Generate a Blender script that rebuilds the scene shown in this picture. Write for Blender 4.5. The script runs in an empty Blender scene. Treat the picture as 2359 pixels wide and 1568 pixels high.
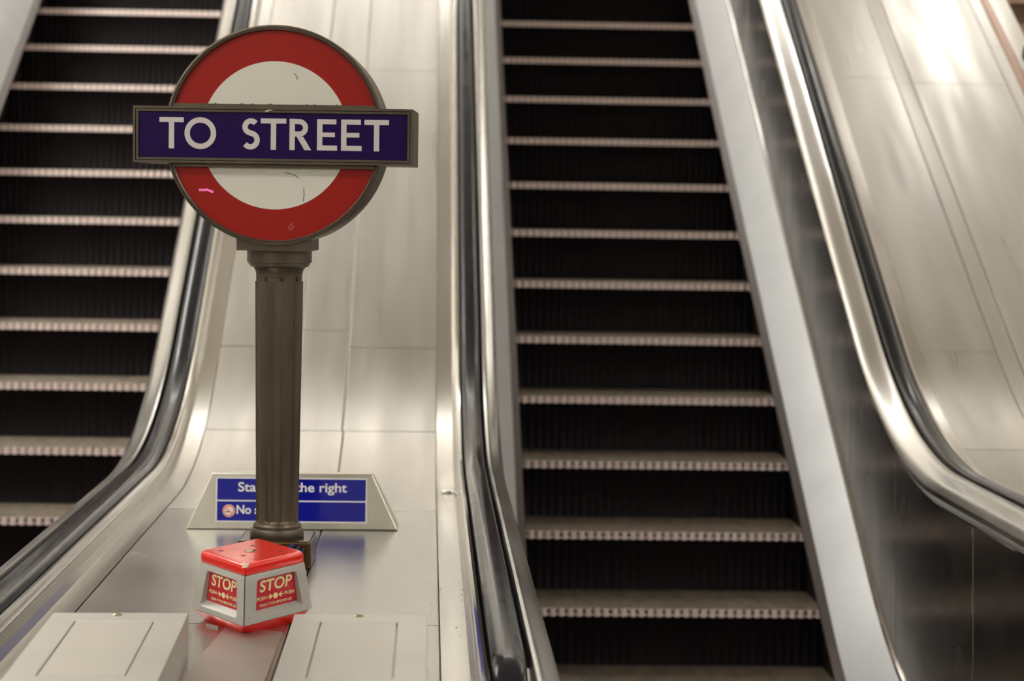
import bpy, bmesh, math, random
from mathutils import Vector, Matrix
random.seed(7)
sc = bpy.context.scene
COL = sc.collection
PI = math.pi

# ------------------------------------------------------------------ camera
ZC = 1.70
F_PX = 5135.0
pitch, yaw, roll = math.radians(3.388), math.radians(2.17), 0.015
fw = Vector((math.sin(yaw) * math.cos(pitch), math.cos(yaw) * math.cos(pitch), -math.sin(pitch)))
rt = Vector((math.cos(yaw), -math.sin(yaw), 0))
up = rt.cross(fw)
r2 = rt * math.cos(roll) + up * math.sin(roll)
u2 = r2.cross(fw)
cd = bpy.data.cameras.new('camera')
cam = bpy.data.objects.new('camera', cd)
COL.objects.link(cam)
cam.matrix_world = Matrix(((r2.x, u2.x, -fw.x, 0), (r2.y, u2.y, -fw.y, 0), (r2.z, u2.z, -fw.z, ZC), (0, 0, 0, 1)))
cd.sensor_width = 36.0
cd.lens = F_PX / 2359.0 * 36.0
cd.clip_start = 0.05
cd.clip_end = 100
cd.dof.use_dof = True
cd.dof.focus_distance = 4.45
cd.dof.aperture_fstop = 4.4
sc.camera = cam

# ------------------------------------------------------------------ world + exposure
w = bpy.data.worlds.new('world')
sc.world = w
w.use_nodes = True
w.node_tree.nodes['Background'].inputs[0].default_value = (1.0, 0.98, 0.96, 1)
w.node_tree.nodes['Background'].inputs[1].default_value = 0.25
sc.view_settings.view_transform = 'Standard'
sc.view_settings.look = 'None'
sc.view_settings.gamma = 1
sc.view_settings.use_curve_mapping = False
sc.view_settings.exposure = 0.14
sc.cycles.use_denoising = True
sc.cycles.max_bounces = 10
sc.cycles.sample_clamp_indirect = 8

LAMP = 16.0      # strength of the station's fluorescent diffusers


# ------------------------------------------------------------------ materials
def srgb(r, g, b):
    def f(c):
        c /= 255.0
        return c / 12.92 if c <= 0.04045 else ((c + 0.055) / 1.055) ** 2.4
    return (f(r), f(g), f(b), 1)


def mat(name, col, rough=0.5, metal=0.0, spec=0.5, coat=0.0, noise=None, bump=None, rvar=None, emit=None, aniso=0.0):
    """noise=(scale xyz, amount, detail): the surface's own colour wear; bump=(scale xyz, strength); rvar=(scale xyz, amount)"""
    m = bpy.data.materials.new(name)
    m.use_nodes = True
    nt = m.node_tree
    b = nt.nodes['Principled BSDF']
    b.inputs['Base Color'].default_value = col
    b.inputs['Roughness'].default_value = rough
    b.inputs['Metallic'].default_value = metal
    b.inputs['Specular IOR Level'].default_value = spec
    b.inputs['Coat Weight'].default_value = coat
    b.inputs['Coat Roughness'].default_value = 0.08
    b.inputs['Anisotropic'].default_value = aniso
    tc = nt.nodes.new('ShaderNodeTexCoord')

    def nz(scale, detail=4):
        mp = nt.nodes.new('ShaderNodeMapping')
        mp.inputs['Scale'].default_value = scale
        n = nt.nodes.new('ShaderNodeTexNoise')
        n.inputs['Scale'].default_value = 1.0
        n.inputs['Detail'].default_value = detail
        nt.links.new(tc.outputs['Object'], mp.inputs['Vector'])
        nt.links.new(mp.outputs['Vector'], n.inputs['Vector'])
        return n
    if noise:
        n = nz(noise[0])
        mr = nt.nodes.new('ShaderNodeMapRange')
        mr.inputs['From Min'].default_value = 0.3
        mr.inputs['From Max'].default_value = 0.7
        mr.inputs['To Min'].default_value = 1 - noise[1]
        mr.inputs['To Max'].default_value = 1 + noise[1] * 0.5
        mx = nt.nodes.new('ShaderNodeMix')
        mx.data_type = 'RGBA'
        mx.blend_type = 'MULTIPLY'
        mx.inputs['Factor'].default_value = 1
        mx.inputs['A'].default_value = col
        nt.links.new(n.outputs['Fac'], mr.inputs['Value'])
        nt.links.new(mr.outputs['Result'], mx.inputs['B'])
        nt.links.new(mx.outputs['Result'], b.inputs['Base Color'])
    if rvar:
        n = nz(rvar[0], 1)
        mr = nt.nodes.new('ShaderNodeMapRange')
        mr.inputs['From Min'].default_value = 0.2
        mr.inputs['From Max'].default_value = 0.8
        mr.inputs['To Min'].default_value = max(0.02, rough - rvar[1])
        mr.inputs['To Max'].default_value = rough + rvar[1]
        nt.links.new(n.outputs['Fac'], mr.inputs['Value'])
        nt.links.new(mr.outputs['Result'], b.inputs['Roughness'])
    if bump:
        n = nz(bump[0], 3)
        bp = nt.nodes.new('ShaderNodeBump')
        bp.inputs['Strength'].default_value = bump[1]
        bp.inputs['Distance'].default_value = 0.002
        nt.links.new(n.outputs['Fac'], bp.inputs['Height'])
        nt.links.new(bp.outputs['Normal'], b.inputs['Normal'])
    if emit:
        b.inputs['Emission Color'].default_value = emit[0]
        b.inputs['Emission Strength'].default_value = emit[1]
    return m


M = {}
M['deck'] = mat('brushed_steel_deck', srgb(188, 184, 176), 0.34, 0.92, noise=((11, .8, .8), 0.13), rvar=((14, 1.0, 1.0), 0.09), bump=((70, 3, 3), 0.10))
M['deck_flat'] = mat('worn_steel_deck', srgb(180, 177, 171), 0.25, 0.92, noise=((30, 30, 30), 0.05), rvar=((3, 3, 3), 0.04))
M['plate'] = mat('dull_fixing_plate', srgb(176, 170, 164), 0.42, 0.9, noise=((12, 12, 12), 0.08))
M['strip'] = mat('edge_strip_steel', srgb(196, 192, 184), 0.2, 1.0, noise=((20, 2, 2), 0.05), rvar=((12, 1.5, 1.5), 0.05))
M['polish'] = mat('polished_steel', srgb(226, 224, 220), 0.1, 1.0, rvar=((8, 2, 2), 0.04))
M['satin'] = mat('satin_steel_moulding', srgb(206, 204, 199), 0.22, 1.0, noise=((30, 3, 3), 0.06), rvar=((8, 2, 2), 0.05))
M['inner'] = mat('painted_inner_deck', srgb(222, 225, 226), 0.42, 0.5, noise=((6, 6, 6), 0.05))
M['panel'] = mat('balustrade_steel', srgb(142, 132, 123), 0.24, 1.0, noise=((3, 3, 3), 0.08), rvar=((4, 4, 4), 0.05))
M['gap'] = mat('seam_shadow_metal', srgb(96, 96, 78), 0.6, 0.5)  # dull metal of the base slab that shows between deck panels
M['black'] = mat('black_gap', (0.006, 0.005, 0.005, 1), 0.7)
M['rubber'] = mat('black_handrail_rubber', (0.010, 0.010, 0.013, 1), 0.17, 0.0, spec=0.24, coat=0.0, noise=((30, 8, 8), 0.5), rvar=((30, 10, 10), 0.07))
M['skirt'] = mat('dark_skirt', srgb(70, 62, 58), 0.35, 0.6)
M['tread'] = mat('worn_tread_metal', srgb(182, 170, 152), 0.45, 0.5, noise=((25, 6, 6), 0.3))
M['riser'] = mat('black_riser', (0.0055, 0.0028, 0.0035, 1), 0.5, 0.0, spec=0.12, noise=((40, 3, 3), 0.5))
M['teeth'] = mat('bright_nosing_teeth', srgb(240, 222, 216), 0.38, 0.2)
M['bronze'] = mat('aged_bronze', srgb(92, 82, 69), 0.36, 0.75, noise=((22, 22, 6), 0.13), rvar=((10, 10, 6), 0.08))
M['bronze_dark'] = mat('dark_bronze_plinth', srgb(84, 66, 38), 0.2, 0.8, noise=((25, 25, 25), 0.3))
M['sign_red'] = mat('sign_red_enamel', srgb(140, 22, 11), 0.38, spec=0.22)
M['sign_white'] = mat('sign_white_glass', srgb(196, 194, 180), 0.35, spec=0.35, noise=((6, 6, 6), 0.04))
M['sign_blue'] = mat('sign_blue_enamel', srgb(27, 5, 62), 0.3, spec=0.14)
M['letter'] = mat('sign_lettering_white', srgb(186, 178, 174), 0.4)
M['pink'] = mat('pink_scribble', srgb(255, 120, 190), 0.6)
M['grime'] = mat('grime_mark', srgb(105, 95, 75), 0.8)
M['chip'] = mat('chipped_pale', srgb(190, 178, 150), 0.6)
M['nblue'] = mat('notice_blue', srgb(8, 16, 140), 0.12, spec=0.5, coat=0.5)
M['nwhite'] = mat('notice_white', srgb(225, 224, 222), 0.35)
M['nred'] = mat('notice_red_ring', srgb(235, 110, 70), 0.35)
M['notice'] = mat('notice_brushed_steel', srgb(220, 217, 203), 0.33, 1.0, noise=((12, 12, 12), 0.1))
M['box_red'] = mat('stop_box_red_paint', srgb(230, 22, 8), 0.2, spec=0.4, coat=0.35, noise=((9, 9, 9), 0.06))
M['box_grey'] = mat('stop_box_grey_paint', srgb(178, 176, 168), 0.36, 0.25, noise=((14, 14, 14), 0.07))
M['box_panel'] = mat('stop_panel_crimson', srgb(186, 10, 34), 0.2, spec=0.5, coat=0.4)
M['speck'] = mat('wear_speck', srgb(120, 100, 105), 0.7)
M['smear'] = mat('blue_paint_smear', srgb(20, 50, 110), 0.4)
M['cream'] = mat('stop_cream_lettering', srgb(226, 214, 156), 0.4)
M['cover'] = mat('satin_cover_steel', srgb(204, 202, 195), 0.42, 0.85, noise=((5, 5, 5), 0.04))
M['cover_in'] = mat('satin_cover_inlay', srgb(203, 199, 190), 0.46, 0.8, noise=((5, 5, 5), 0.03))
M['screw'] = mat('screw_steel', srgb(200, 190, 160), 0.2, 1.0)
M['wall'] = mat('cream_wall_tile', srgb(214, 209, 199), 0.45, noise=((2, 2, 2), 0.05))
M['wall_brown'] = mat('brown_wall_tile', srgb(118, 88, 58), 0.45, noise=((12, 12, 12), 0.3))
M['ceil'] = mat('ceiling_paint', srgb(226, 221, 212), 0.6, noise=((1, 1, 1), 0.05))
M['floor'] = mat('terrazzo_floor', srgb(120, 112, 100), 0.35, noise=((40, 40, 40), 0.2))
M['lamp'] = mat('lamp_diffuser', (1, 1, 1, 1), 0.5, emit=((1.0, 0.98, 0.955, 1), LAMP))
M['cove'] = mat('cove_tube_glow', (1, 1, 1, 1), 0.5, emit=((1.0, 0.985, 0.965, 1), 14.0))  # glow of the unseen fill troughs added below the ceiling
M['lampbody'] = mat('lamp_body', srgb(190, 188, 182), 0.5)
M['copper'] = mat('bronze_rail', srgb(150, 122, 108), 0.3, 0.9)


# ------------------------------------------------------------------ helpers
def link(name, me, m, parent=None, smooth=False):
    o = bpy.data.objects.new(name, me)
    COL.objects.link(o)
    if m is not None and not me.materials:
        me.materials.append(m)
    if parent is not None:
        o.parent = parent
    if smooth:
        me.polygons.foreach_set('use_smooth', [True] * len(me.polygons))
    return o


def mesh(name, verts, faces, m, parent=None, smooth=False, fix=True):
    me = bpy.data.meshes.new(name)
    me.from_pydata([tuple(v) for v in verts], [], faces)
    if fix:
        bm = bmesh.new()
        bm.from_mesh(me)
        bmesh.ops.recalc_face_normals(bm, faces=bm.faces)
        bm.to_mesh(me)
        bm.free()
    me.update()
    return link(name, me, m, parent, smooth)


def bevel(o, width, seg=2):
    b = o.modifiers.new('bevel', 'BEVEL')
    b.width = width
    b.segments = seg
    b.limit_method = 'ANGLE'
    b.angle_limit = math.radians(35)
    return o


def auto_smooth(o, ang=35):
    me = o.data
    bm = bmesh.new()
    bm.from_mesh(me)
    for f in bm.faces:
        f.smooth = True
    for e in bm.edges:
        if len(e.link_faces) == 2 and e.calc_face_angle(0) > math.radians(ang):
            e.smooth = False
    bm.to_mesh(me)
    bm.free()
    return o


class MB:
    def __init__(self):
        self.v, self.f = [], []

    def add(self, vs, fs):
        n = len(self.v)
        self.v += [tuple(a) for a in vs]
        self.f += [tuple(i + n for i in f) for f in fs]
        return self

    def box(self, x0, x1, y0, y1, z0, z1):
        return self.add([(x0, y0, z0), (x1, y0, z0), (x1, y1, z0), (x0, y1, z0), (x0, y0, z1), (x1, y0, z1), (x1, y1, z1), (x0, y1, z1)],
                        [(0, 3, 2, 1), (4, 5, 6, 7), (0, 1, 5, 4), (1, 2, 6, 5), (2, 3, 7, 6), (3, 0, 4, 7)])

    def prism(self, pts, fn0, fn1):
        """polygon pts mapped by fn0 / fn1 to the two caps"""
        n = len(pts)
        vs = [fn0(p) for p in pts] + [fn1(p) for p in pts]
        fs = [tuple(range(n))[::-1], tuple(range(n, 2 * n))] + [(i, (i + 1) % n, n + (i + 1) % n, n + i) for i in range(n)]
        return self.add(vs, fs)

    def build(self, name, m, parent=None, smooth=False, fix=True):
        return mesh(name, self.v, self.f, m, parent, smooth, fix)


def empty(name, loc=(0, 0, 0), rz=0.0, **props):
    o = bpy.data.objects.new(name, None)
    o.location = loc
    o.rotation_euler = (0, 0, rz)
    o.empty_display_size = 0.1
    COL.objects.link(o)
    for k, v in props.items():
        o[k] = v
    return o


def structure(o):
    o['kind'] = 'structure'
    return o


T30 = math.tan(PI / 6)


def zbase(Y, Yi=6.64, R=2.3):
    """height above level of the travel line: level, arc of radius R, then 30 degrees"""
    t = R * math.tan(PI / 12)
    if Y <= Yi - t:
        return 0.0
    y1 = Yi + t * math.cos(PI / 6)
    if Y >= y1:
        return T30 * (Y - Yi)
    return R - math.sqrt(R * R - (Y - (Yi - t)) ** 2)


def ysamples(y0, y1, step=0.06):
    ys = [y0]
    a, b = 5.9, 7.3
    if y0 < a < y1:
        ys.append(a)
    y = max(a, y0)
    while y < min(b, y1) - 1e-6:
        y = min(y + step, b, y1)
        ys.append(y)
    if y1 > b:
        n = max(1, int((y1 - max(b, y0)) / 1.2))
        s = max(b, y0)
        ys += [s + (y1 - s) * i / n for i in range(1, n + 1)]
    if ys[-1] < y1 - 1e-6:
        ys.append(y1)
    out = []
    for y in ys:
        if not out or y - out[-1] > 1e-5:
            out.append(y)
    return out


def sweep(name, prof, y0, y1, m, parent, closed=True, Yi=6.64, smooth=False, ang=30):
    """profile of (x, height above the travel line) carried along the escalator"""
    ys = ysamples(y0, y1)
    n = len(prof)
    vs = [(x, Y, zbase(Y, Yi) + h) for Y in ys for x, h in prof]
    fs = []
    for i in range(len(ys) - 1):
        for j in range(n if closed else n - 1):
            k = (j + 1) % n
            fs.append((i * n + j, i * n + k, (i + 1) * n + k, (i + 1) * n + j))
    if closed:
        fs.append(tuple(range(n)))
        fs.append(tuple((len(ys) - 1) * n + j for j in range(n))[::-1])
    o = mesh(name, vs, fs, m, parent)
    if smooth:
        auto_smooth(o, ang)
    return o


def lathe(name, prof, m, parent, loc=(0, 0, 0), seg=48, smooth=True):
    vs, fs = [], []
    for r, z in prof:
        for i in range(seg):
            a = 2 * PI * i / seg
            vs.append((loc[0] + r * math.cos(a), loc[1] + r * math.sin(a), loc[2] + z))
    for k in range(len(prof) - 1):
        for i in range(seg):
            j = (i + 1) % seg
            fs.append((k * seg + i, k * seg + j, (k + 1) * seg + j, (k + 1) * seg + i))
    fs.append(tuple(range(seg))[::-1])
    fs.append(tuple((len(prof) - 1) * seg + i for i in range(seg)))
    o = mesh(name, vs, fs, m, parent)
    if smooth:
        auto_smooth(o, 32)
    return o


def text_mesh(name, body, m, parent, org, ux, uy, width, height, bold=0.0, thick=0.0006, fit='both'):
    """lettering fitted to width x height; org = lower left corner, ux / uy = unit directions on the surface"""
    c = bpy.data.curves.new(name, 'FONT')
    c.body = body
    c.offset = bold
    c.extrude = 0.5
    c.resolution_u = 6
    tmp = bpy.data.objects.new(name, c)
    COL.objects.link(tmp)
    dg = bpy.context.evaluated_depsgraph_get()
    me = bpy.data.meshes.new_from_object(tmp.evaluated_get(dg))
    bpy.data.objects.remove(tmp)
    xs = [v.co.x for v in me.vertices]
    yy = [v.co.y for v in me.vertices]
    x0, x1, y0, y1 = min(xs), max(xs), min(yy), max(yy)
    ux, uy, org = Vector(ux).normalized(), Vector(uy).normalized(), Vector(org)
    un = ux.cross(uy).normalized()
    sx = width / (x1 - x0)
    sy = height / (y1 - y0)
    if fit == 'height':
        sx = sy
    for v in me.vertices:
        p = v.co.copy()
        v.co = org + ux * (p.x - x0) * sx + uy * (p.y - y0) * sy + un * (thick * (1.0 if p.z > 0 else 0.0))
    me.materials.clear()
    return link(name, me, m, parent)


# ------------------------------------------------------------------ station shell
HALL_Z = 3.5
WALL_L, WALL_R = -3.45, 5.3
o = MB().box(WALL_L, WALL_R, -6, 6.0, -0.2, 0.0).build('floor', M['floor'])
structure(o)
cv, cf = [], []
A0, B0 = WALL_L, WALL_R
for z in (0, .3):
    cv += [(A0, -6, HALL_Z + z), (B0, -6, HALL_Z + z), (A0, 6.2, HALL_Z + z), (B0, 6.2, HALL_Z + z), (A0, 16, HALL_Z + z + 9.8 * T30), (B0, 16, HALL_Z + z + 9.8 * T30)]
cf = [(0, 1, 3, 2), (2, 3, 5, 4), (6, 8, 9, 7), (8, 10, 11, 9), (0, 6, 7, 1), (4, 5, 11, 10), (0, 2, 8, 6), (2, 4, 10, 8), (1, 7, 9, 3), (3, 9, 11, 5)]
structure(mesh('ceiling', cv, cf, M['ceil']))
structure(MB().box(A0 - .2, A0, -6, 16, -0.2, 10).build('wall_left', M['wall']))
structure(MB().box(B0, B0 + .2, -6, 16, -0.2, 10).build('wall_right', M['wall']))
structure(MB().box(A0, B0, -6.2, -6, -0.2, HALL_Z).build('wall_back', M['wall']))
structure(MB().box(A0, B0, 16, 16.2, 3, 10).build('wall_front', M['wall']))


# lamps: fluorescent fittings fixed under the hall ceiling
def ceiling_lamp(x, y, z, lx, ly, tilt, label):
    t = empty('ceiling_lamp', (x, y, z), label=label, category='lamp', group='fluorescent ceiling lamps')
    t.rotation_euler = (tilt, 0, 0)
    MB().box(-lx / 2, lx / 2, -ly / 2, ly / 2, -0.06, 0.0).build('lamp_housing', M['lampbody'], t)
    MB().box(-lx / 2 + .01, lx / 2 - .01, -ly / 2 + .01, ly / 2 - .01, -0.075, -0.0605).build('lamp_diffuser', M['lamp'], t)
    return t


for y in (-2.6, 0.6, 3.4):
    for x in (-2.0, 2.6):
        ceiling_lamp(x, y, HALL_Z - 0.002, 2.4, 0.3, 0, 'fluorescent batten lamp on the flat ceiling of the lower hall')


# battens on the sloping ceiling: a row across near the top, a long line on the left, two on the right
for y in (13.2, 13.9, 14.6, 15.3):
    ceiling_lamp(-.2, y, HALL_Z + (y - 6.2) * T30 - 0.004, 4.4, 0.16, PI / 6, 'fluorescent batten lamp running across the sloping shaft ceiling')
for y in (7.2, 9.0, 10.8):
    ceiling_lamp(-3.0, y, HALL_Z + (y - 6.2) * T30 - 0.003, 0.6, 1.9, PI / 6, 'fluorescent batten lamp on the left of the sloping shaft ceiling')
ceiling_lamp(3.3, 12.2, HALL_Z + (12.2 - 6.2) * T30 - 0.003, 0.5, 1.3, PI / 6, 'fluorescent batten lamp on the right of the sloping shaft ceiling')


# cove: unseen troughs, added on the walls to light the ceiling evenly
def fill_trough(x0, x1, label):
    t = empty('cove_light', ((x0 + x1) / 2, 0, 0), label=label, category='lamp')
    h = (x1 - x0) / 2
    for (ya, yb) in ((-3.0, 6.0), (6.6, 15.6)):
        za = HALL_Z - 1.0 + max(0, ya - 6.2) * T30
        zb = HALL_Z - 1.0 + max(0, yb - 6.2) * T30
        vs = [(-h, ya, za), (h, ya, za), (h, yb, zb), (-h, yb, zb), (-h, ya, za + .1), (h, ya, za + .1), (h, yb, zb + .1), (-h, yb, zb + .1)]
        fs = [(0, 3, 2, 1), (4, 5, 6, 7), (0, 1, 5, 4), (1, 2, 6, 5), (2, 3, 7, 6), (3, 0, 4, 7)]
        mesh('trough', vs, fs, M['lampbody'], t)
        k = .03
        vs2 = [(x * .8, y, z + (.101 if i < 4 else .035)) for i, (x, y, z) in enumerate(vs)]
        mesh('tube_lamp', vs2, fs, M['cove'], t)


fill_trough(WALL_L, WALL_L + .22, 'lighting trough fixed along the left wall of the shaft')
fill_trough(WALL_R - .22, WALL_R, 'lighting trough fixed along the right wall of the shaft')


# ------------------------------------------------------------------ escalators
YI_S = 6.583
PITCH = 0.3525
Y_END = 14.0


def step_meshes():
    """one step, origin at the nosing: tread with cleats, bright nosing teeth, curved ribbed riser"""
    tr = MB()
    tr.box(-.5, .5, 0.004, 0.352, -0.02, -0.009)
    n = 104
    for i in range(n):
        x = -.5 + (i + .5) / n
        tr.add([(x - .0029, 0.002, -.009), (x + .0029, 0.002, -.009), (x + .0029, 0.352, -.009), (x - .0029, 0.352, -.009),
                (x - .0022, 0.002, 0), (x + .0022, 0.002, 0), (x + .0022, 0.352, 0), (x - .0022, 0.352, 0)],
               [(4, 5, 6, 7), (0, 1, 5, 4), (1, 2, 6, 5), (3, 0, 4, 7), (2, 3, 7, 6)])
    te = MB()
    n = 34
    for i in range(n):
        x = -.5 + (i + .5) / n
        a, b = .0098, .0075
        # rounded bright tooth under the lip
        ring = []
        for k in range(7):
            ang = PI * k / 6
            ring.append((x - a * math.cos(ang), -0.006 * math.sin(ang)))
        te.prism(ring, lambda p: (p[0], p[1] + .001, -0.029), lambda p: (p[0], p[1] + .003, -0.002))
    te.box(-.5, .5, 0.004, 0.014, -0.027, -0.004)
    ri = MB()
    prof = [(0.012, -0.026), (0.020, -0.06), (0.024, -0.10), (0.022, -0.15), (0.014, -0.19), (0.002, -0.225)]
    nx = 34 * 4
    for i in range(nx + 1):
        x = -.5 + i / nx
        d = -0.0035 if (i % 4) in (1, 2) else 0.0
        for y, z in prof:
            ri.v.append((x, y + d, z))
    m_ = len(prof)
    for i in range(nx):
        for j in range(m_ - 1):
            ri.f.append((i * m_ + j, (i + 1) * m_ + j, (i + 1) * m_ + j + 1, i * m_ + j + 1))
    return tr, te, ri


def rail_path(y_turn, R=0.2, h=0.0):
    """handrail centre line from the top down to the newel, then round and under"""
    pts = []
    for Y in reversed(ysamples(y_turn, Y_END)):
        z = zbase(Y) + h
        d = 1e-3
        s = (zbase(Y + d) - zbase(Y - d)) / (2 * d)
        t = Vector((-1, -s)).normalized()
        pts.append((Y, z, Vector((-t.y, t.x)) * -1))
    for k in range(1, 13):
        a = PI * k / 12
        nrm = Vector((-math.sin(a), math.cos(a)))
        pts.append((y_turn - R * math.sin(a), h - R + R * math.cos(a), nrm))
    return pts


def rail_sweep(name, prof, path, m, parent):
    n = len(prof)
    vs, fs = [], []
    for (Y, z, nr) in path:
        if nr.y < 0 and nr.x > 0:
            nr = -nr
        for x, e in prof:
            vs.append((x, Y + nr.x * e, z + nr.y * e))
    for i in range(len(path) - 1):
        for j in range(n):
            k = (j + 1) % n
            fs.append((i * n + j, i * n + k, (i + 1) * n + k, (i + 1) * n + j))
    fs.append(tuple(range(n)))
    fs.append(tuple((len(path) - 1) * n + j for j in range(n)))
    o = mesh(name, vs, fs, m, parent)
    auto_smooth(o, 50)
    return o


def mirror(p, s):
    return [(x * s, h) for x, h in p]


PROF = dict(
    skirt=[(.521, -.30), (.505, -.30), (.504, -.02), (.478, .012), (.478, .030), (.505, .045), (.521, .045)],
    inner=[(.506, .047), (.512, .055), (.624, .186), (.640, .186), (.640, .15), (.53, .03)],
    bead=[(.622, .187), (.619, .196), (.624, .205), (.636, .205), (.636, .187)],
    panel=[(.630, .186), (.640, .186), (.622, .888), (.612, .888)],
    cap=[(.608, .889), (.606, .896), (.612, .900), (.640, .900), (.640, .889)],
    mould=[(.600, .902), (.592, .912), (.582, .930), (.582, .944), (.588, .955), (.604, .966), (.625, .974), (.634, .980), (.640, .985), (.646, .984), (.650, .975), (.650, .930), (.640, .902)],
    lip=[(.715, .957), (.715, .972), (.719, .979), (.725, .980), (.730, .974), (.7315, .964), (.729, .957)],
    outer=[(.722, .9565), (.731, .9565), (.733, .954), (.734, .928), (.738, .9205), (.790, .9185), (.790, .910), (.750, .905)],
    rail=[(.655, -.006), (.656, -.016), (.662, -.023), (.706, -.023), (.712, -.016), (.713, -.006), (.709, .002), (.700, .0075), (.684, .0095), (.668, .0075), (.659, .002)],
)


def seam_split(prof, y0, y1):
    return prof


def escalator(name, cx, y_first, label, n0, n1, y_turn, side_labels):
    root = empty(name, (cx, 0, 0), label=label, category='escalator')
    tr, te, ri = step_meshes()
    first = None
    for k in range(n0, n1):
        Y = y_first + PITCH * k
        z = zbase(Y, YI_S)
        if first is None:
            t = tr.build('step', M['tread'], root)
            t['label'] = 'grooved grey step tread'
            a = te.build('nosing_teeth', M['teeth'], t)
            b = ri.build('riser', M['riser'], t)
            auto_smooth(b, 60)
            first = (t, a, b)
        else:
            t = first[0].copy()
            COL.objects.link(t)
            t.parent = root
            for c in first[1:]:
                d = c.copy()
                COL.objects.link(d)
                d.parent = t
        t.location = (0, Y, z)
    sweep('under_pan', [(-.52, -.34), (.52, -.34), (.52, -.30), (-.52, -.30)], 5.2, Y_END, M['black'], root, Yi=YI_S)
    for s in (-1, 1):
        sweep('skirt_panel', mirror(PROF['skirt'], s), 5.2, Y_END, M['skirt'], root, Yi=YI_S)
        sweep('inner_deck', mirror(PROF['inner'], s), 4.2, Y_END, M['inner'], root, Yi=YI_S, smooth=True)
        sweep('bead', mirror(PROF['bead'], s), 4.2, Y_END, M['polish'], root, Yi=YI_S, smooth=True)
        # balustrade panels, jointed every so often
        joints = [3.6, 4.7, 5.747, 6.74, 7.54, 8.9, 10.2, 11.5, 12.8, Y_END]
        for a, b in zip(joints[:-1], joints[1:]):
            sweep('balustrade_panel', [(s * x, h) for x, h in PROF['panel']], a + .003, b - .003, M['panel'], root, Yi=6.62)
        sweep('joint_backing', [(s * .634, .12), (s * .650, .12), (s * .650, .88), (s * .634, .88)], 3.6, Y_END, M['black'], root, Yi=6.62)
        for q in joints[1:-1]:
            sweep('joint_bead', [(s * .631, .190), (s * .613, .884), (s * .6105, .884), (s * .6285, .190)], q - .0028, q + .0028, M['polish'], root, Yi=6.62)
        sweep('panel_cap', mirror(PROF['cap'], s), 3.6, Y_END, M['polish'], root, smooth=True)
        sweep('moulding', [(s * (x + (x < .63) * (side_labels[s] - .582) * (.65 - x) / .068), h) for x, h in PROF['mould']], 3.3, Y_END, M['satin'], root, smooth=True)
        sweep('rail_channel', [(s * .645, .86), (s * .722, .86), (s * .722, .955), (s * .645, .955)], 3.6, Y_END, M['black'], root)
        sweep('edge_strip', mirror(PROF['outer'], s), 3.0, Y_END, M['strip'], root, smooth=True, ang=18)
        sweep('rail_lip', mirror(PROF['lip'], s), 3.3, Y_END, M['polish'], root, smooth=True)
        rail_sweep('handrail', mirror(PROF['rail'], s), rail_path(y_turn, 0.24, .983), M['rubber'], root)
        # newel body below the turning handrail
        pts = [(3.6, .955), (3.6, .2), (3.34, .2)]
        for k in range(9):
            a = PI / 2 + PI / 2 * (1 - k / 8)
            pts.append((y_turn + .17 * math.cos(a), .745 + .205 * math.sin(a)))
        nb = MB()
        nb.prism(pts, lambda p: (s * .60, p[0], p[1]), lambda p: (s * .728, p[0], p[1]))
        n_ = nb.build('newel', M['polish'], root)
        bevel(n_, .012, 3)
    return root


esc_r = escalator('escalator', 0.82, 7.625 - .01, 'stopped escalator with black risers on the right of the round sign', -5, 14, 3.56, {-1: .600, 1: .573})
esc_l = escalator('escalator', -1.458, 7.667 - .01, 'escalator with black risers running up behind the left side of the round sign', -5, 14, 3.56, {-1: .588, 1: .588})


# ------------------------------------------------------------------ steel decks beside the escalators
def deck_panel(parent, x0, x1, y0, y1, m=None, h0=.918, h1=None, g=.0016):
    """one sheet of the deck; x edges can sit at different heights"""
    h1 = h0 if h1 is None else h1
    o = sweep('deck_panel', [(x0 + g, h0 - .012), (x0 + g, h0 - .0015), (x0 + g + .002, h0), (x1 - g - .002, h1), (x1 - g, h1 - .0015), (x1 - g, h1 - .012)],
              y0 + g * 1.4, y1 - g * 1.4, m or M['deck'], parent, smooth=True, ang=14)
    return o


isl = empty('escalator_deck', (0, 0, 0), label='sloping brushed steel deck between the two escalators, carrying the round sign', category='deck')
XL, XR = -1.458 + .790, .82 - .790
sweep('deck_base', [(XL - .03, .3), (XL - .03, .908), (XR + .03, .908), (XR + .03, .3)], 3.0, Y_END, M['gap'], isl)
MB().box(XL - .03, XR + .03, 3.0, 3.6, 0.0, .3).build('deck_foot', M['gap'], isl)
for a, b in ((3.0, 4.142), (4.142, 5.715), (5.715, 6.71), (6.71, 7.205), (7.205, 8.93), (8.93, 10.9), (10.9, Y_END)):
    flat = b < 5.9
    if flat:
        deck_panel(isl, XL, -.25, a, b, M['deck_flat'])
        deck_panel(isl, -.25, XR, a, b, M['deck_flat'])
    elif a < 6:
        deck_panel(isl, XL, -.25, a, b)
        deck_panel(isl, -.25, XR, a, b)
    else:
        deck_panel(isl, XL, -.41, a, b)
        deck_panel(isl, -.255, XR, a, b)
for a, b in ((6.71, 7.29), (7.29, 9.6), (9.6, 12.0), (12.0, Y_END)):
    deck_panel(isl, -.41, -.255, a, b)
# small domed stud on the right edge of the deck
st = lathe('deck_stud', [(.020, 0), (.020, .002), (.016, .005), (.009, .007), (.001, .0075)], M['polish'], isl, loc=(.063, 6.08, zbase(6.08) + .921), seg=24)
st['label'] = 'small shiny domed stud'
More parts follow.
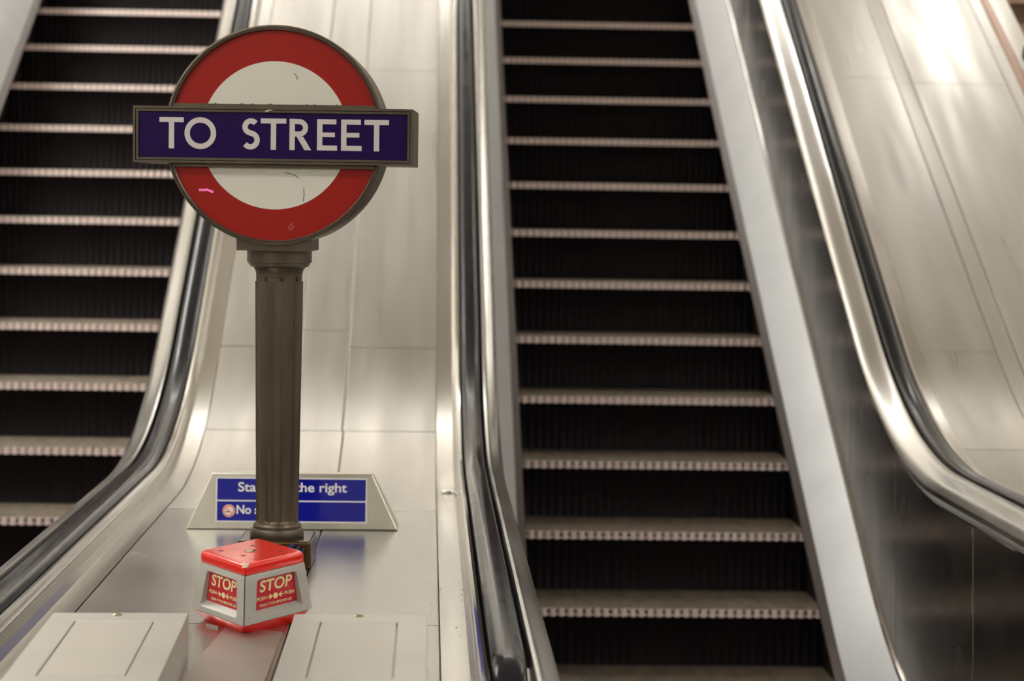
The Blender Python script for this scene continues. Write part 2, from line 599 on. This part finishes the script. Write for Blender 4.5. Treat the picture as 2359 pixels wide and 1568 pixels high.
# grit lying along the joints of the deck
gr = MB()
for _ in range(60):
    y = 3.9 + random.random() ** 1.3 * 1.5
    x = random.choice((random.gauss(.018, .006), random.gauss(.076, .006), random.gauss(-.0, .016)))
    x = min(x, .081)
    r = random.uniform(.0005, .0013)
    gr.box(x - r, x + r, y - r, y + r, .91805 if x < .03 else .9198, .9184 if x < .03 else .9208)
g_ = gr.build('grit', M['grime'])
g_['label'] = 'dark grit scattered along the joint at the right edge of the level deck'
g_['category'] = 'dirt'
g_['kind'] = 'stuff'
# flat plate under the stop box
MB().prism([(-.405, 3.2), (-.262, 3.2), (-.258, 4.05), (-.365, 4.10), (-.385, 3.83)], lambda p: (p[0], p[1], .9185), lambda p: (p[0], p[1], .9215)).build('fixing_plate', M['plate'], isl)
MB().prism([(-.405, 4.118), (-.402, 4.123), (-.377, 4.098), (-.380, 4.093)], lambda p: (p[0], p[1], .9185), lambda p: (p[0], p[1], .9225)).build('plate_lip', M['polish'], isl)
for i, (sx, sy) in enumerate([(.0, 4.60), (.004, 4.50), (-.012, 4.42), (.008, 4.37), (.012, 4.05), (-.03, 4.7)]):
    pass

out = empty('outer_deck', (0, 0, 0), label='wide cream steel deck sloping up on the far right, beyond the black handrail', category='deck')
X1 = .82 + .790
sweep('deck_base', [(X1 - .03, .3), (X1 - .03, .908), (2.36, .908), (2.36, .3)], 3.0, Y_END, M['gap'], out)
for a, b in ((3.0, 5.0), (5.0, 6.62), (6.62, 7.222), (7.222, 8.94), (8.94, 11.0), (11.0, Y_END)):
    deck_panel(out, X1, 1.862, a, b)
for a, b in ((3.0, 5.2), (5.2, 6.62), (6.62, 8.90), (8.90, 11.4), (11.4, Y_END)):
    deck_panel(out, 1.862, 1.925, a, b, None, .918, .920)
    deck_panel(out, 1.925, 2.31, a, b, None, .920, .918)
deck_panel(out, 2.31, 2.362, 3.0, 9.2)
deck_panel(out, 2.31, 2.362, 9.2, Y_END)

# the stair beyond the deck: slim bronze rail, pale string and brown treads
stair = empty('staircase', (0, 0, 0), label='brown tiled staircase just beyond the far right deck, cut off by the frame', category='staircase')
sweep('bronze_handrail', [(2.366, .88), (2.364, .915), (2.372, .926), (2.392, .926), (2.402, .915), (2.400, .88)], 3.0, Y_END, M['copper'], stair, smooth=True)
sweep('stair_string', [(2.404, .3), (2.404, .912), (2.412, .918), (2.476, .918), (2.480, .912), (2.480, .3)], 3.0, Y_END, M['strip'], stair, smooth=True)
for k in range(22):
    y = 7.0 + .3 * k
    z = zbase(y) + .62
    t = MB().box(2.484, 4.2, y, y + .31, z - .05, z).build('stair_tread', M['copper'], stair)
    MB().box(2.484, 4.2, y + .02, y + .04, z - .24, z - .0505).build('stair_riser', M['wall_brown'], t)
lathe('bracket', [(.018, 0), (.022, .01), (.018, .03), (.008, .036)], M['black'], stair, loc=(2.455, 9.15, zbase(9.15) + .919), seg=20)

left_out = empty('outer_deck', (0, 0, 0), label='steel deck on the far left side of the left escalator', category='deck')
sweep('deck_base', [(-3.2, .3), (-3.2, .908), (-1.458 - .76, .908), (-1.458 - .76, .3)], 3.0, Y_END, M['gap'], left_out)
for a, b in ((3.0, 5.0), (5.0, 6.62), (6.62, 8.9), (8.9, 11.4), (11.4, Y_END)):
    deck_panel(left_out, -2.70, -1.458 - .790, a, b)
    deck_panel(left_out, -3.2, -2.70, a, b)


# ------------------------------------------------------------------ round station sign on its fluted post
POST = (-.324, 4.86, .918)
sign = empty('station_sign', POST, label='bronze roundel sign reading TO STREET, red ring and white disc, on a fluted post', category='sign')
# plinth
pl = MB()
r_ = math.radians(-1.5)
c_, s_ = math.cos(r_), math.sin(r_)
pts = [(-.079, -.08), (.079, -.08), (.079, .082), (-.079, .082)]
rot = lambda p, a=r_: (p[0] * math.cos(a) - p[1] * math.sin(a), p[0] * math.sin(a) + p[1] * math.cos(a))
pl.prism([rot(p) for p in pts], lambda p: (p[0] * 1.03, p[1] * 1.03, .0005), lambda p: (p[0], p[1], .060))
p_ = pl.build('plinth', M['bronze_dark'], sign)
bevel(p_, .006, 3)
sm_ = MB()
for (a, b, c, d) in ((.030, .048, .046, .056), (.040, .034, .058, .052), (.052, .024, .068, .046)):
    q = [(a, b), (a + .006, b - .004), (c, d - .002), (c - .003, d)]
    sm_.prism(q, lambda p: rot((p[0], -.0820 - .0024 * (1 - p[1] / .06) - .0008)) + (p[1],), lambda p: rot((p[0], -.078)) + (p[1],))
sm_.build('paint_smear', M['smear'], p_)
lathe('post_base', [(.058, .060), (.059, .064), (.059, .073), (.056, .078), (.052, .079), (.0525, .084), (.050, .089), (.046, .090), (.044, .096)], M['bronze'], sign)
# fluted shaft
fl, seg = 12, 12 * 8
zs = [.082 + i * (.617 - .082) / 8 for i in range(9)]
vs, fs = [], []
for z in zs:
    k = (z - .082) / .535
    R = .0462 + .0060 * k
    for i in range(seg):
        a = 2 * PI * i / seg
        ph = (i % 8) / 8.0
        d = .0050 * math.sin(PI * ph) ** 0.8
        vs.append(((R - d) * math.cos(a + .175), (R - d) * math.sin(a + .175), z))
for k in range(8):
    for i in range(seg):
        j = (i + 1) % seg
        fs.append((k * seg + i, k * seg + j, (k + 1) * seg + j, (k + 1) * seg + i))
fs.append(tuple(range(seg))[::-1])
fs.append(tuple(8 * seg + i for i in range(seg)))
sh = mesh('post_shaft', vs, fs, M['bronze'], sign)
auto_smooth(sh, 30)
lathe('post_neck', [(.0475, .6172), (.0475, .6257)], M['bronze'], sign)
lathe('capital', [(.050, .6258), (.0505, .635), (.0525, .642), (.057, .6475), (.0638, .6493), (.0640, .6535), (.0668, .6537), (.0668, .6575), (.0702, .658), (.0702, .6838)], M['bronze'], sign)
nk = MB()
for i in range(8):
    a = 2 * PI * (i + .25) / 8
    x, y = .0465 * math.cos(a), .0465 * math.sin(a)
    nk.box(x - .003, x + .003, y - .003, y + .003, .6174, .6256)
nk.build('neck_slots', M['black'], sign)

HA = math.radians(-3.3)
PX = 4.775 / F_PX            # metres per pixel on the face of the sign
RCZ = 1.8475 - .918
FR = -.09


def H(u, v, d):
    """sign head coordinates: u right, v up from the ring's centre, d depth from the axis (negative towards the camera)"""
    x, y = u - .0025, d
    return (x * math.cos(HA) - y * math.sin(HA), x * math.sin(HA) + y * math.cos(HA), RCZ + v)


def arc(r, a0, a1, n):
    return [(r * math.cos(a0 + (a1 - a0) * i / n), r * math.sin(a0 + (a1 - a0) * i / n)) for i in range(n + 1)]


def tubering(mb, rad, prof, n=96):
    """annular moulding: prof = list of (radius, depth) closed"""
    base = len(mb.v)
    m_ = len(prof)
    for i in range(n):
        a = 2 * PI * i / n
        for r, d in prof:
            mb.v.append(H(r * math.cos(a), r * math.sin(a), d))
    for i in range(n):
        j = (i + 1) % n
        for k in range(m_):
            l = (k + 1) % m_
            mb.f.append((base + i * m_ + k, base + j * m_ + k, base + j * m_ + l, base + i * m_ + l))


RO = 252 * PX
RI = 240 * PX
RW = 169 * PX
fr = MB()
tubering(fr, RO, [(RI, FR + .002), (RI, FR + .03), (RO - .004, FR + .03), (RO - .004, .085), (RO, .085), (RO + .0005, .04), (RO, FR + .016), (RO - .001, FR + .012), (RO - .0035, FR + .012), (RO - .0035, FR + .009),
                  (RO - .001, FR + .009), (RO - .001, FR), (RO - .005, FR - .001), (RO - .0055, FR + .003), (RI + .003, FR + .003), (RI + .0025, FR)])
o = fr.build('ring_frame', M['bronze'], sign)
auto_smooth(o, 35)
bk = MB()
bk.prism(arc(RO - .005, 0, 2 * PI * 95 / 96, 95), lambda p: H(p[0], p[1], .076), lambda p: H(p[0], p[1], .083))
bk.build('back_plate', M['bronze'], sign)
rr = MB()
tubering(rr, RI, [(RI + .001, FR + .010), (RI + .001, FR + .014), (RW - .0015, FR + .014), (RW - .0015, FR + .010)])
rg = rr.build('red_ring', M['sign_red'], sign)
wd = MB()
wd.prism(arc(RW, 0, 2 * PI * 95 / 96, 95), lambda p: H(p[0], p[1], FR + .0095), lambda p: H(p[0], p[1], FR + .014))
wd_o = wd.build('white_disc', M['sign_white'], sign)


def hbox(mb, u0, u1, v0, v1, d0, d1):
    mb.prism([(u0, v0), (u1, v0), (u1, v1), (u0, v1)], lambda p: H(p[0], p[1], d0), lambda p: H(p[0], p[1], d1))


def pxu(x):
    return (x - 631) * PX


# chord strips of the ring frame above and below the bar
ch = MB()
for v, s in ((66.5, 1), (-70.5, -1)):
    vv = v * PX
    hw = math.sqrt(max(0, RI ** 2 - vv ** 2)) + .002
    hbox(ch, -hw, hw, vv - .0032, vv + .0032, FR + .001, FR + .02)
    hbox(ch, -hw, hw, vv + s * .0024, vv + s * .0036, FR + .0035, FR + .02)
ch.build('chord_frame', M['bronze'], sign)
# name bar case
U0, U1 = pxu(309.5), pxu(948.5)
V0, V1 = -65.5 * PX, 63.0 * PX
ca = MB()
FB = FR - .012
BB = .096
hbox(ca, U0, U1, V0, V0 + .004, FB + .004, BB)
hbox(ca, U0, U1, V1 - .004, V1, FB + .004, BB)
hbox(ca, U0, U0 + .004, V0 + .0041, V1 - .0041, FB + .004, BB)
hbox(ca, U1 - .004, U1, V0 + .0041, V1 - .0041, FB + .004, BB)
hbox(ca, U0 + .0041, U1 - .0041, V0 + .0041, V1 - .0041, BB - .004, BB - .0001)
for a, d0 in ((0, FB), (.0062, FB + .0025)):      # two stepped frames
    wv = .0048
    hbox(ca, U0 + a, U1 - a, V0 + a, V0 + a + wv, d0, FB + .012)
    hbox(ca, U0 + a, U1 - a, V1 - a - wv, V1 - a, d0, FB + .012)
    hbox(ca, U0 + a, U0 + a + wv, V0 + a + wv, V1 - a - wv, d0, FB + .012)
    hbox(ca, U1 - a - wv, U1 - a, V0 + a + wv, V1 - a - wv, d0, FB + .012)
case = ca.build('name_bar', M['bronze'], sign)
bf = MB()
hbox(bf, U0 + .0112, U1 - .0112, V0 + .0112, V1 - .0112, FB + .007, FB + .012)
bf_o = bf.build('blue_panel', M['sign_blue'], case)

# lettering built from strokes
LT = 12.2 * PX


def stroke(mb, pts, wd=LT, closed=False, d0=FB + .0062, d1=FB + .0069):
    n = len(pts)
    L, R = [], []
    for i in range(n):
        a = Vector(pts[(i - 1) % n] if (closed or i > 0) else pts[i])
        b = Vector(pts[(i + 1) % n] if (closed or i < n - 1) else pts[i])
        t = (b - a).normalized()
        nn = Vector((-t.y, t.x)) * wd / 2
        L.append(Vector(pts[i]) + nn)
        R.append(Vector(pts[i]) - nn)
    m_ = n if closed else n - 1
    for i in range(m_):
        j = (i + 1) % n
        mb.prism([L[i], L[j], R[j], R[i]], lambda p: H(p[0], p[1], d0), lambda p: H(p[0], p[1], d1))


CH = 71 * PX
VB = .0022 - CH / 2


def rect(mb, u0, u1, v0, v1):
    hbox(mb, u0, u1, v0, v1, FB + .0062, FB + .0069)


def letter_T(mb, x0, x1):
    u0, u1 = pxu(x0), pxu(x1)
    rect(mb, u0, u1, VB + CH - LT * .92, VB + CH)
    c = (u0 + u1) / 2
    rect(mb, c - LT / 2, c + LT / 2, VB, VB + CH - LT * .92)


def letter_E(mb, x0, x1):
    u0, u1 = pxu(x0), pxu(x1)
    rect(mb, u0, u0 + LT, VB, VB + CH)
    rect(mb, u0 + LT, u1 - .002, VB + CH - LT * .92, VB + CH)
    rect(mb, u0 + LT, u1, VB, VB + LT * .95)
    rect(mb, u0 + LT, u1 - .005, VB + CH / 2 - LT * .40, VB + CH / 2 + LT * .45)


def letter_O(mb, x0, x1):
    u0, u1 = pxu(x0), pxu(x1)
    c = (u0 + u1) / 2
    r = (u1 - u0) / 2 - LT / 2
    stroke(mb, [(c + r * math.cos(2 * PI * i / 48), VB + CH / 2 + r * math.sin(2 * PI * i / 48)) for i in range(48)], LT, True)


def letter_R(mb, x0, x1):
    u0, u1 = pxu(x0), pxu(x1)
    rect(mb, u0, u0 + LT, VB, VB + CH)
    rad = CH * .285
    cy = VB + CH - rad
    cx = u1 - .006 - rad
    pts = [(u0 + LT * 1.0, cy + rad - LT / 2)] + [(cx + (rad - LT / 2) * math.sin(PI * i / 16), cy + (rad - LT / 2) * math.cos(PI * i / 16)) for i in range(17)] + [(u0 + LT * 1.0, cy - rad + LT / 2)]
    stroke(mb, pts, LT * .95)
    k = VB + CH - 2 * rad + LT * .02
    mb.prism([(u0 + LT * 1.35, k), (u0 + LT * 2.55, k), (u1 + .001, VB), (u1 - LT * 1.2, VB)], lambda p: H(p[0], p[1], FB + .0062), lambda p: H(p[0], p[1], FB + .0069))


def letter_S(mb, x0, x1):
    u0, u1 = pxu(x0), pxu(x1)
    c = (u0 + u1) / 2
    r1 = (u1 - u0) * .40 - LT * .3
    r2 = (u1 - u0) * .5 - LT / 2
    top = VB + CH - LT / 2 - r1
    bot = VB + LT / 2 + r2
    pts = []
    for i in range(15):
        a = math.radians(38 + (205) * i / 14)
        pts.append((c + .001 + r1 * math.cos(a), top + r1 * math.sin(a) * 1.0))
    for i in range(17):
        a = math.radians(62 - (62 + 142) * i / 16)
        pts.append((c + r2 * math.cos(a), bot + r2 * math.sin(a)))
    stroke(mb, pts, LT)


lt = MB()
letter_T(lt, 369, 424.5)
letter_O(lt, 426.5, 499)
lt.build('lettering', M['letter'], case)
lt = MB()
letter_S(lt, 556, 599)
letter_T(lt, 601, 659.5)
letter_R(lt, 667, 716)
letter_E(lt, 730, 776)
letter_E(lt, 785, 832)
letter_T(lt, 838, 894)
lt.build('lettering', M['letter'], case)
# marks on the enamel
mk = MB()


def pv(x, y):
    return ((x - 631) * PX, (311.5 - y) * PX + (x - 631) * PX * .012)


stroke(mk, [pv(458, 436), pv(468, 436.5), pv(477, 435.5), pv(484, 439), pv(491, 441)], .0052, d0=FR + .0085, d1=FR + .0093)
mk.build('pink_scribble', M['pink'], rg)
gm = MB()
stroke(gm, [pv(655, 396), pv(668, 399), pv(680, 403), pv(687, 409)], .0016, d0=FR + .0088, d1=FR + .0093)
stroke(gm, [pv(699, 432), pv(700, 447), pv(698, 462)], .0014, d0=FR + .0088, d1=FR + .0093)
stroke(gm, [pv(674, 170), pv(682, 178), pv(681, 184)], .0018, d0=FR + .0088, d1=FR + .0093)
for x, wv in ((492, 5), (551, 9), (577, 6), (615, 10), (702, 5), (719, 6), (770, 5)):
    stroke(gm, [pv(x, 240.5 + (x - 631) * .012), pv(x + wv, 240 + (x - 631) * .012)], .0014, d0=FR + .0082, d1=FR + .0093)
gm.build('grime_marks', M['grime'], wd_o)
cm = MB()
stroke(cm, [pv(664, 525), pv(671, 512), pv(676, 520), pv(668, 528)], .0008, d0=FR + .0094, d1=FR + .0099)
stroke(cm, [pv(612, 258), pv(629, 252)], .0035, d0=FB + .0005, d1=FB + .003)
cm.build('paint_chip', M['chip'], case)
# block between ring and capital
sb = MB()
bz = -(577 - 311.5) * PX


def blockpts():
    hw = .0825
    v_bot = -(575.5 - 311.5) * PX
    pts = [(-hw, v_bot), (hw, v_bot)]
    n = 12
    for i in range(n + 1):
        u = hw - 2 * hw * i / n
        pts.append((u, -math.sqrt((RO - .006) ** 2 - u * u)))
    return pts


sb.prism(blockpts(), lambda p: H(p[0] * .96 , p[1], FR + .006), lambda p: H(p[0] * .96, p[1], .08))
o = sb.build('sign_saddle', M['bronze'], sign)

# ------------------------------------------------------------------ "Stand on the right" notice
NY, NZ = 5.36, .9186
nt = empty('notice_board', (-.3215, NY, NZ), label='trapezoid steel notice board with blue panel reading Stand on the right', category='sign')
nb = MB()
outl = [(-.2555, 0), (.2555, 0), (.1925, .1345), (-.1945, .1345)]
nb.prism(outl, lambda p: (p[0], 0 + p[1] * .12, p[1]), lambda p: (p[0], .13 - p[1] * .55, p[1]))
o = nb.build('board', M['notice'], nt)
bevel(o, .003, 2)


def nface(mb, x0, x1, z0, z1, d0, d1):
    mb.prism([(x0, z0), (x1, z0), (x1, z1), (x0, z1)], lambda p: (p[0], p[1] * .12 - d0, p[1]), lambda p: (p[0], p[1] * .12 - d1, p[1]))


wb = MB()
X0, X1n = -.1845, .1800
nface(wb, X0, X1n, .0170, .1240, .0002, .0012)
wbo = wb.build('notice_panel', M['nwhite'], nt)
bl = MB()
nface(bl, X0 + .0035, X1n - .0035, .0700, .1208, .0013, .0017)
nface(bl, X0 + .0035, X1n - .0035, .0203, .0665, .0013, .0017)
bl.build('blue_field', M['nblue'], wbo)
NU = Vector((0, .12, 1)).normalized()


def npt(x, z):
    return (x, z * .12 - .0018, z)


text_mesh('notice_text', 'Stand on the right', M['nwhite'], wbo, npt(-.131, .083), (1, 0, 0), NU, .262, .030, bold=.016, thick=.0004)
text_mesh('notice_text', 'No smoking', M['nwhite'], wbo, npt(-.134, .030), (1, 0, 0), NU, .135, .028, bold=.022, thick=.0004)
ds = MB()
cx, cz = -.1525, .0440
ds.prism([(cx + .0150 * math.cos(2 * PI * i / 32), cz + .0150 * math.sin(2 * PI * i / 32)) for i in range(32)], lambda p: (p[0], p[1] * .12 - .0018, p[1]), lambda p: (p[0], p[1] * .12 - .0022, p[1]))
disc = ds.build('no_smoking_disc', M['nwhite'], wbo)
rg2 = MB()
for i in range(32):
    a, b = 2 * PI * i / 32, 2 * PI * (i + 1) / 32
    q = [(cx + r * math.cos(t), cz + r * math.sin(t)) for r, t in ((.0105, a), (.0105, b), (.0138, b), (.0138, a))]
    rg2.prism(q, lambda p: (p[0], p[1] * .12 - .0023, p[1]), lambda p: (p[0], p[1] * .12 - .0026, p[1]))
q = [(cx - .0085, cz + .0068), (cx - .0068, cz + .0085), (cx + .0085, cz - .0068), (cx + .0068, cz - .0085)]
rg2.prism(q, lambda p: (p[0], p[1] * .12 - .0024, p[1]), lambda p: (p[0], p[1] * .12 - .0027, p[1]))
rg2.build('red_ring_and_bar', M['nred'], wbo)
cg = MB()
q = [(cx - .0075, cz - .0035), (cx + .0055, cz - .0035), (cx + .0055, cz - .0010), (cx - .0075, cz - .0010)]
cg.prism(q, lambda p: (p[0], p[1] * .12 - .0022, p[1]), lambda p: (p[0], p[1] * .12 - .0023, p[1]))
cg.build('cigarette_symbol', M['black'], wbo)

# ------------------------------------------------------------------ emergency stop box
SX, SY, SZ = -.325, 4.184, .918
stop = empty('stop_box', (SX, SY, SZ), label='red and grey emergency STOP box with a red lid, in front of the sign post', category='emergency stop')


def rhomb(hx, hy, z, rnd=.0, n=4):
    """diamond with rounded corners"""
    cs = [Vector((0, -hy)), Vector((hx, 0)), Vector((0, hy)), Vector((-hx, 0))]
    pts = []
    for i, c in enumerate(cs):
        a = (cs[i - 1] - c).normalized()
        b = (cs[(i + 1) % 4] - c).normalized()
        if rnd <= 0:
            pts.append((c.x, c.y, z))
            continue
        for k in range(n + 1):
            t = k / n
            p0, p2 = c + a * rnd, c + b * rnd
            q = p0 * (1 - t) ** 2 + c * 2 * t * (1 - t) + p2 * t * t
            pts.append((q.x, q.y, z))
    return pts


def loft(mb, rings):
    n = len(rings[0])
    base = len(mb.v)
    for r in rings:
        mb.v += r
    for k in range(len(rings) - 1):
        for i in range(n):
            j = (i + 1) % n
            mb.f.append((base + k * n + i, base + k * n + j, base + (k + 1) * n + j, base + (k + 1) * n + i))
    mb.f.append(tuple(base + i for i in range(n))[::-1])
    mb.f.append(tuple(base + (len(rings) - 1) * n + i for i in range(n)))


ZB, ZT, ZL = .022, .1105, .130
lo = MB()
loft(lo, [rhomb(.094, .156, .0002, .025), rhomb(.112, .182, .0185, .022), rhomb(.114, .184, .0215, .022)])
auto_smooth(lo.build('base', M['box_red'], stop), 40)
co = MB()
loft(co, [rhomb(.095, .150, .0217), rhomb(.087, .142, ZT)])
co.build('core', M['black'], stop)
li = MB()
loft(li, [rhomb(.0985, .1660, ZT + .0004, .014), rhomb(.0998, .1680, ZT + .003, .014), rhomb(.0998, .1680, ZT + .0130, .014), rhomb(.0990, .1668, ZT + .0165, .014), rhomb(.0968, .1632, ZT + .0192, .015), rhomb(.0930, .1570, ZT + .0207, .016), rhomb(.0900, .152, ZT + .0208, .016)])
lid = auto_smooth(li.build('lid', M['box_red'], stop), 50)
lt_ = ZT + .0208
lk = lathe('lock', [(.0125, 0), (.0125, .001), (.011, .0014), (.002, .0014)], M['screw'], lid, loc=(-.003, -.006, lt_ + .0001), seg=24)
for (x, y) in ((-.058, -.004), (.055, .0), (-.004, .062), (-.012, -.060)):
    lathe('screw_hole', [(.0048, 0), (.0048, .0005), (.001, .0005)], M['bronze'], lid, loc=(x, y, lt_ + .0001), seg=16)
ck = MB()
ck.box(-.0085, .0075, -.1552, -.144, lt_ - .0022, lt_ + .0006)
# chipped paint at the front corner
ck = MB()
loft(ck, [[(-.006, -.1640, ZT + .0150), (.003, -.1640, ZT + .0150), (.008, -.1520, ZT + .0203), (-.004, -.1475, ZT + .0212)], [(-.005, -.1665, ZT + .0155), (.002, -.1665, ZT + .0155), (.007, -.1535, ZT + .0215), (-.003, -.149, ZT + .0216)]])
ck.build('paint_chip', M['chip'], lid)

faces = []
for qi in range(4):
    cs0 = [Vector((0, -.186)), Vector((.115, 0)), Vector((0, .186)), Vector((-.115, 0))]
    cs1 = [Vector((0, -.168)), Vector((.099, 0)), Vector((0, .168)), Vector((-.099, 0))]
    a0, b0 = cs0[qi], cs0[(qi + 1) % 4]
    a1, b1 = cs1[qi], cs1[(qi + 1) % 4]
    inw = -((a0 + b0) / 2).normalized()
    inw3 = Vector((inw.x, inw.y, 0))

    def P(s, t, d=0.0):
        p = a0.lerp(b0, s).lerp(a1.lerp(b1, s), t)
        return Vector((p.x, p.y, ZB + (ZT - ZB) * t)) + inw3 * d
    fm = MB()
    oq = [(.012, .003), (.988, .003), (.988, .995), (.012, .995)]
    iq = [(.165, .115), (.865, .115), (.835, .865), (.195, .865)]
    ring_o, ring_i = [], []
    def dense(q, rnd):
        res = []
        for i, c in enumerate(q):
            c = Vector(c)
            a = (Vector(q[i - 1]) - c)
            b = (Vector(q[(i + 1) % 4]) - c)
            for k in range(4):
                t = k / 3
                p0, p2 = c + a.normalized() * rnd, c + b.normalized() * rnd
                res.append(tuple(p0 * (1 - t) ** 2 + c * 2 * t * (1 - t) + p2 * t * t))
        return res
    ro, ri_ = dense(oq, .012), dense(iq, .05)
    pq = dense([(.190, .215), (.840, .215), (.812, .850), (.218, .850)], .03)
    n = 16
    vs = [P(s, t, .0006) for s, t in ro] + [P(s, t, 0) for s, t in dense([(.03, .02), (.97, .02), (.97, .98), (.03, .98)], .012)] + [P(s, t, 0) for s, t in ri_]
    vs += [P(s, t, .0045 + .013 * (1 - t)) for s, t in pq]
    vs += [P(s, t, .012) for s, t in ro]
    fs = []
    for ring in range(3):
        for i in range(n):
            j = (i + 1) % n
            fs.append((ring * n + i, ring * n + j, (ring + 1) * n + j, (ring + 1) * n + i))
    for i in range(n):
        j = (i + 1) % n
        fs.append((4 * n + i, 4 * n + j, j, i))
    f_o = mesh('face_frame', vs, fs, M['box_grey'], stop)
    auto_smooth(f_o, 25)
    pm = MB()
    pq2 = dense([(.185, .200), (.845, .200), (.815, .862), (.215, .862)], .03)
    vs = [P(s, t, .0048 + .013 * (1 - t)) for s, t in pq2]
    vs2 = [P(s, t, .0070 + .013 * (1 - t)) for s, t in pq2]
    pm.add(vs + vs2, [tuple(range(16)), tuple(range(16, 32))[::-1]] + [(i, (i + 1) % 16, 16 + (i + 1) % 16, 16 + i) for i in range(16)])
    p_o = pm.build('stop_panel', M['box_panel'], f_o)

    def Q(a, b, e=.0004):
        """a across the panel, b up it"""
        t = .215 + (.855 - .215) * b
        s = .19 + .0275 * b + (.65 - .055 * b) * a
        return P(s, t, .0048 + .013 * (1 - t) - e)

    def ptext(body, a0_, a1_, b0_, b1_, bold):
        og = Q(a0_, b0_, .0003)
        ux = Q(a1_, b0_, .0003) - og
        uy = Q(a0_, b1_, .0003) - og
        text_mesh('stop_lettering', body, M['cream'], p_o, og, ux, uy, ux.length, uy.length, bold=bold, thick=.0003)
    ptext('STOP', .10, .90, .55, .935, .018)
    ptext('PUSH', .05, .275, .285, .405, .010)
    ptext('PUSH', .725, .95, .285, .405, .010)
    ptext('PENALTY FOR IMPROPER USE', .13, .87, .075, .165, .002)
    sm = MB()
    cir = [(.5 + .058 * math.cos(2 * PI * i / 24), .345 + .095 * math.sin(2 * PI * i / 24)) for i in range(24)]
    sm.prism(cir, lambda p: Q(p[0], p[1], .0003), lambda p: Q(p[0], p[1], .0006))
    for sg in (-1, 1):
        def arr(pts):
            sm.prism([(.5 + sg * x, y) for x, y in pts], lambda p: Q(p[0], p[1], .0003), lambda p: Q(p[0], p[1], .0006))
        arr([(.10, .325), (.195, .325), (.195, .365), (.10, .365)])
        arr([(.068, .345), (.125, .425), (.158, .425), (.105, .345)])
        arr([(.068, .345), (.125, .265), (.158, .265), (.105, .345)])
    sm.build('push_symbol', M['cream'], p_o)

# worn specks on the grey frames and the dark joint at the front corner
    if qi in (0, 3):
        sp = MB()
        for _ in range(34):
            near = random.random() < .7
            e = random.uniform(.02, .15) if near else random.uniform(.85, .97)
            s0 = e if qi == 0 else 1 - e
            t0 = random.uniform(.05, .93)
            ds_, dt_ = random.uniform(.0015, .004), random.uniform(.004, .014)
            q = [(s0 - ds_, t0), (s0, t0 - dt_), (s0 + ds_, t0 + dt_ * .2), (s0, t0 + dt_)]
            sp.prism(q, lambda p: P(p[0], p[1], .0001), lambda p: P(p[0], p[1], -.0003))
        w_ = sp.build('wear_specks', M['speck'], f_o)
    if qi == 0:
        jb = MB()
        jb.prism([(-.0008, -.1875), (.0008, -.1875), (.0008, -.17), (-.0008, -.17)], lambda p: (p[0], p[1] + .0012, ZB + .001), lambda p: (p[0], p[1] + .0188, ZT))
        jb.build('corner_joint', M['black'], stop)

# ------------------------------------------------------------------ satin steel covers in the foreground
def cover(x0, x1, y0, y1, inl, scr, label, skew=0.0):
    t = empty('metal_cover', ((x0 + x1) / 2, (y0 + y1) / 2, .9186), label=label, category='cover')
    t.rotation_euler = (0, 0, skew)
    hx, hy = (x1 - x0) / 2, (y1 - y0) / 2
    mb = MB()
    H_ = .0815
    ox, oy = (x0 + x1) / 2, (y0 + y1) / 2
    # top sheet with a window for the inlay lid
    a, b, c, d = inl[0] - ox, inl[1] - ox, inl[2] - oy, inl[3] - oy
    g = .0028
    mb.box(-hx, hx, -hy, hy, 0.0, H_ - .006)
    mb2 = MB()
    xs_ = [-hx, a - g, b + g, hx]
    ys_ = [-hy, c - g, d + g, hy]
    vs, fs = [], []
    for z in (H_ - .0059, H_):
        for yy in ys_:
            for xx in xs_:
                vs.append((xx, yy, z))
    for lay in (0, 16):
        for j in range(3):
            for i in range(3):
                if i == 1 and j == 1:
                    continue
                fs.append((lay + j * 4 + i, lay + j * 4 + i + 1, lay + (j + 1) * 4 + i + 1, lay + (j + 1) * 4 + i))
    def wall(p, q):
        fs.append((p, q, q + 16, p + 16))
    for i in range(3):
        wall(i, i + 1); wall(12 + i, 13 + i); wall(i * 4, i * 4 + 4); wall(i * 4 + 3, i * 4 + 7)
    wall(5, 6); wall(9, 10); wall(5, 9); wall(6, 10)
    mb.box  # body
    body = mb.build('cover_body', M['cover'], t)
    top = mesh('cover_top', vs, fs, M['cover'], t)
    bevel(top, .0012, 2)
    il = MB().box(a, b, c, d, H_ - .0058, H_ - .0006).build('inlay_lid', M['cover_in'], t)
    lathe('screw', [(.0085, 0), (.0085, .0012), (.006, .0030), (.001, .0038)], M['screw'], t, loc=(scr[0] - ox, scr[1] - oy, H_ + .0001), seg=24)
    return t


cover(-.222, .005, 2.98, 3.80, (-.172, -.047, 3.285, 3.732), (-.111, 3.783), 'pale steel cover box with inset lid, in front of the STOP box to its right')
cover(-.622, -.393, 2.98, 3.80, (-.5735, -.4465, 3.29, 3.722), (-.511, 3.776), 'pale steel cover box with inset lid, nearest the left handrail', .0255)
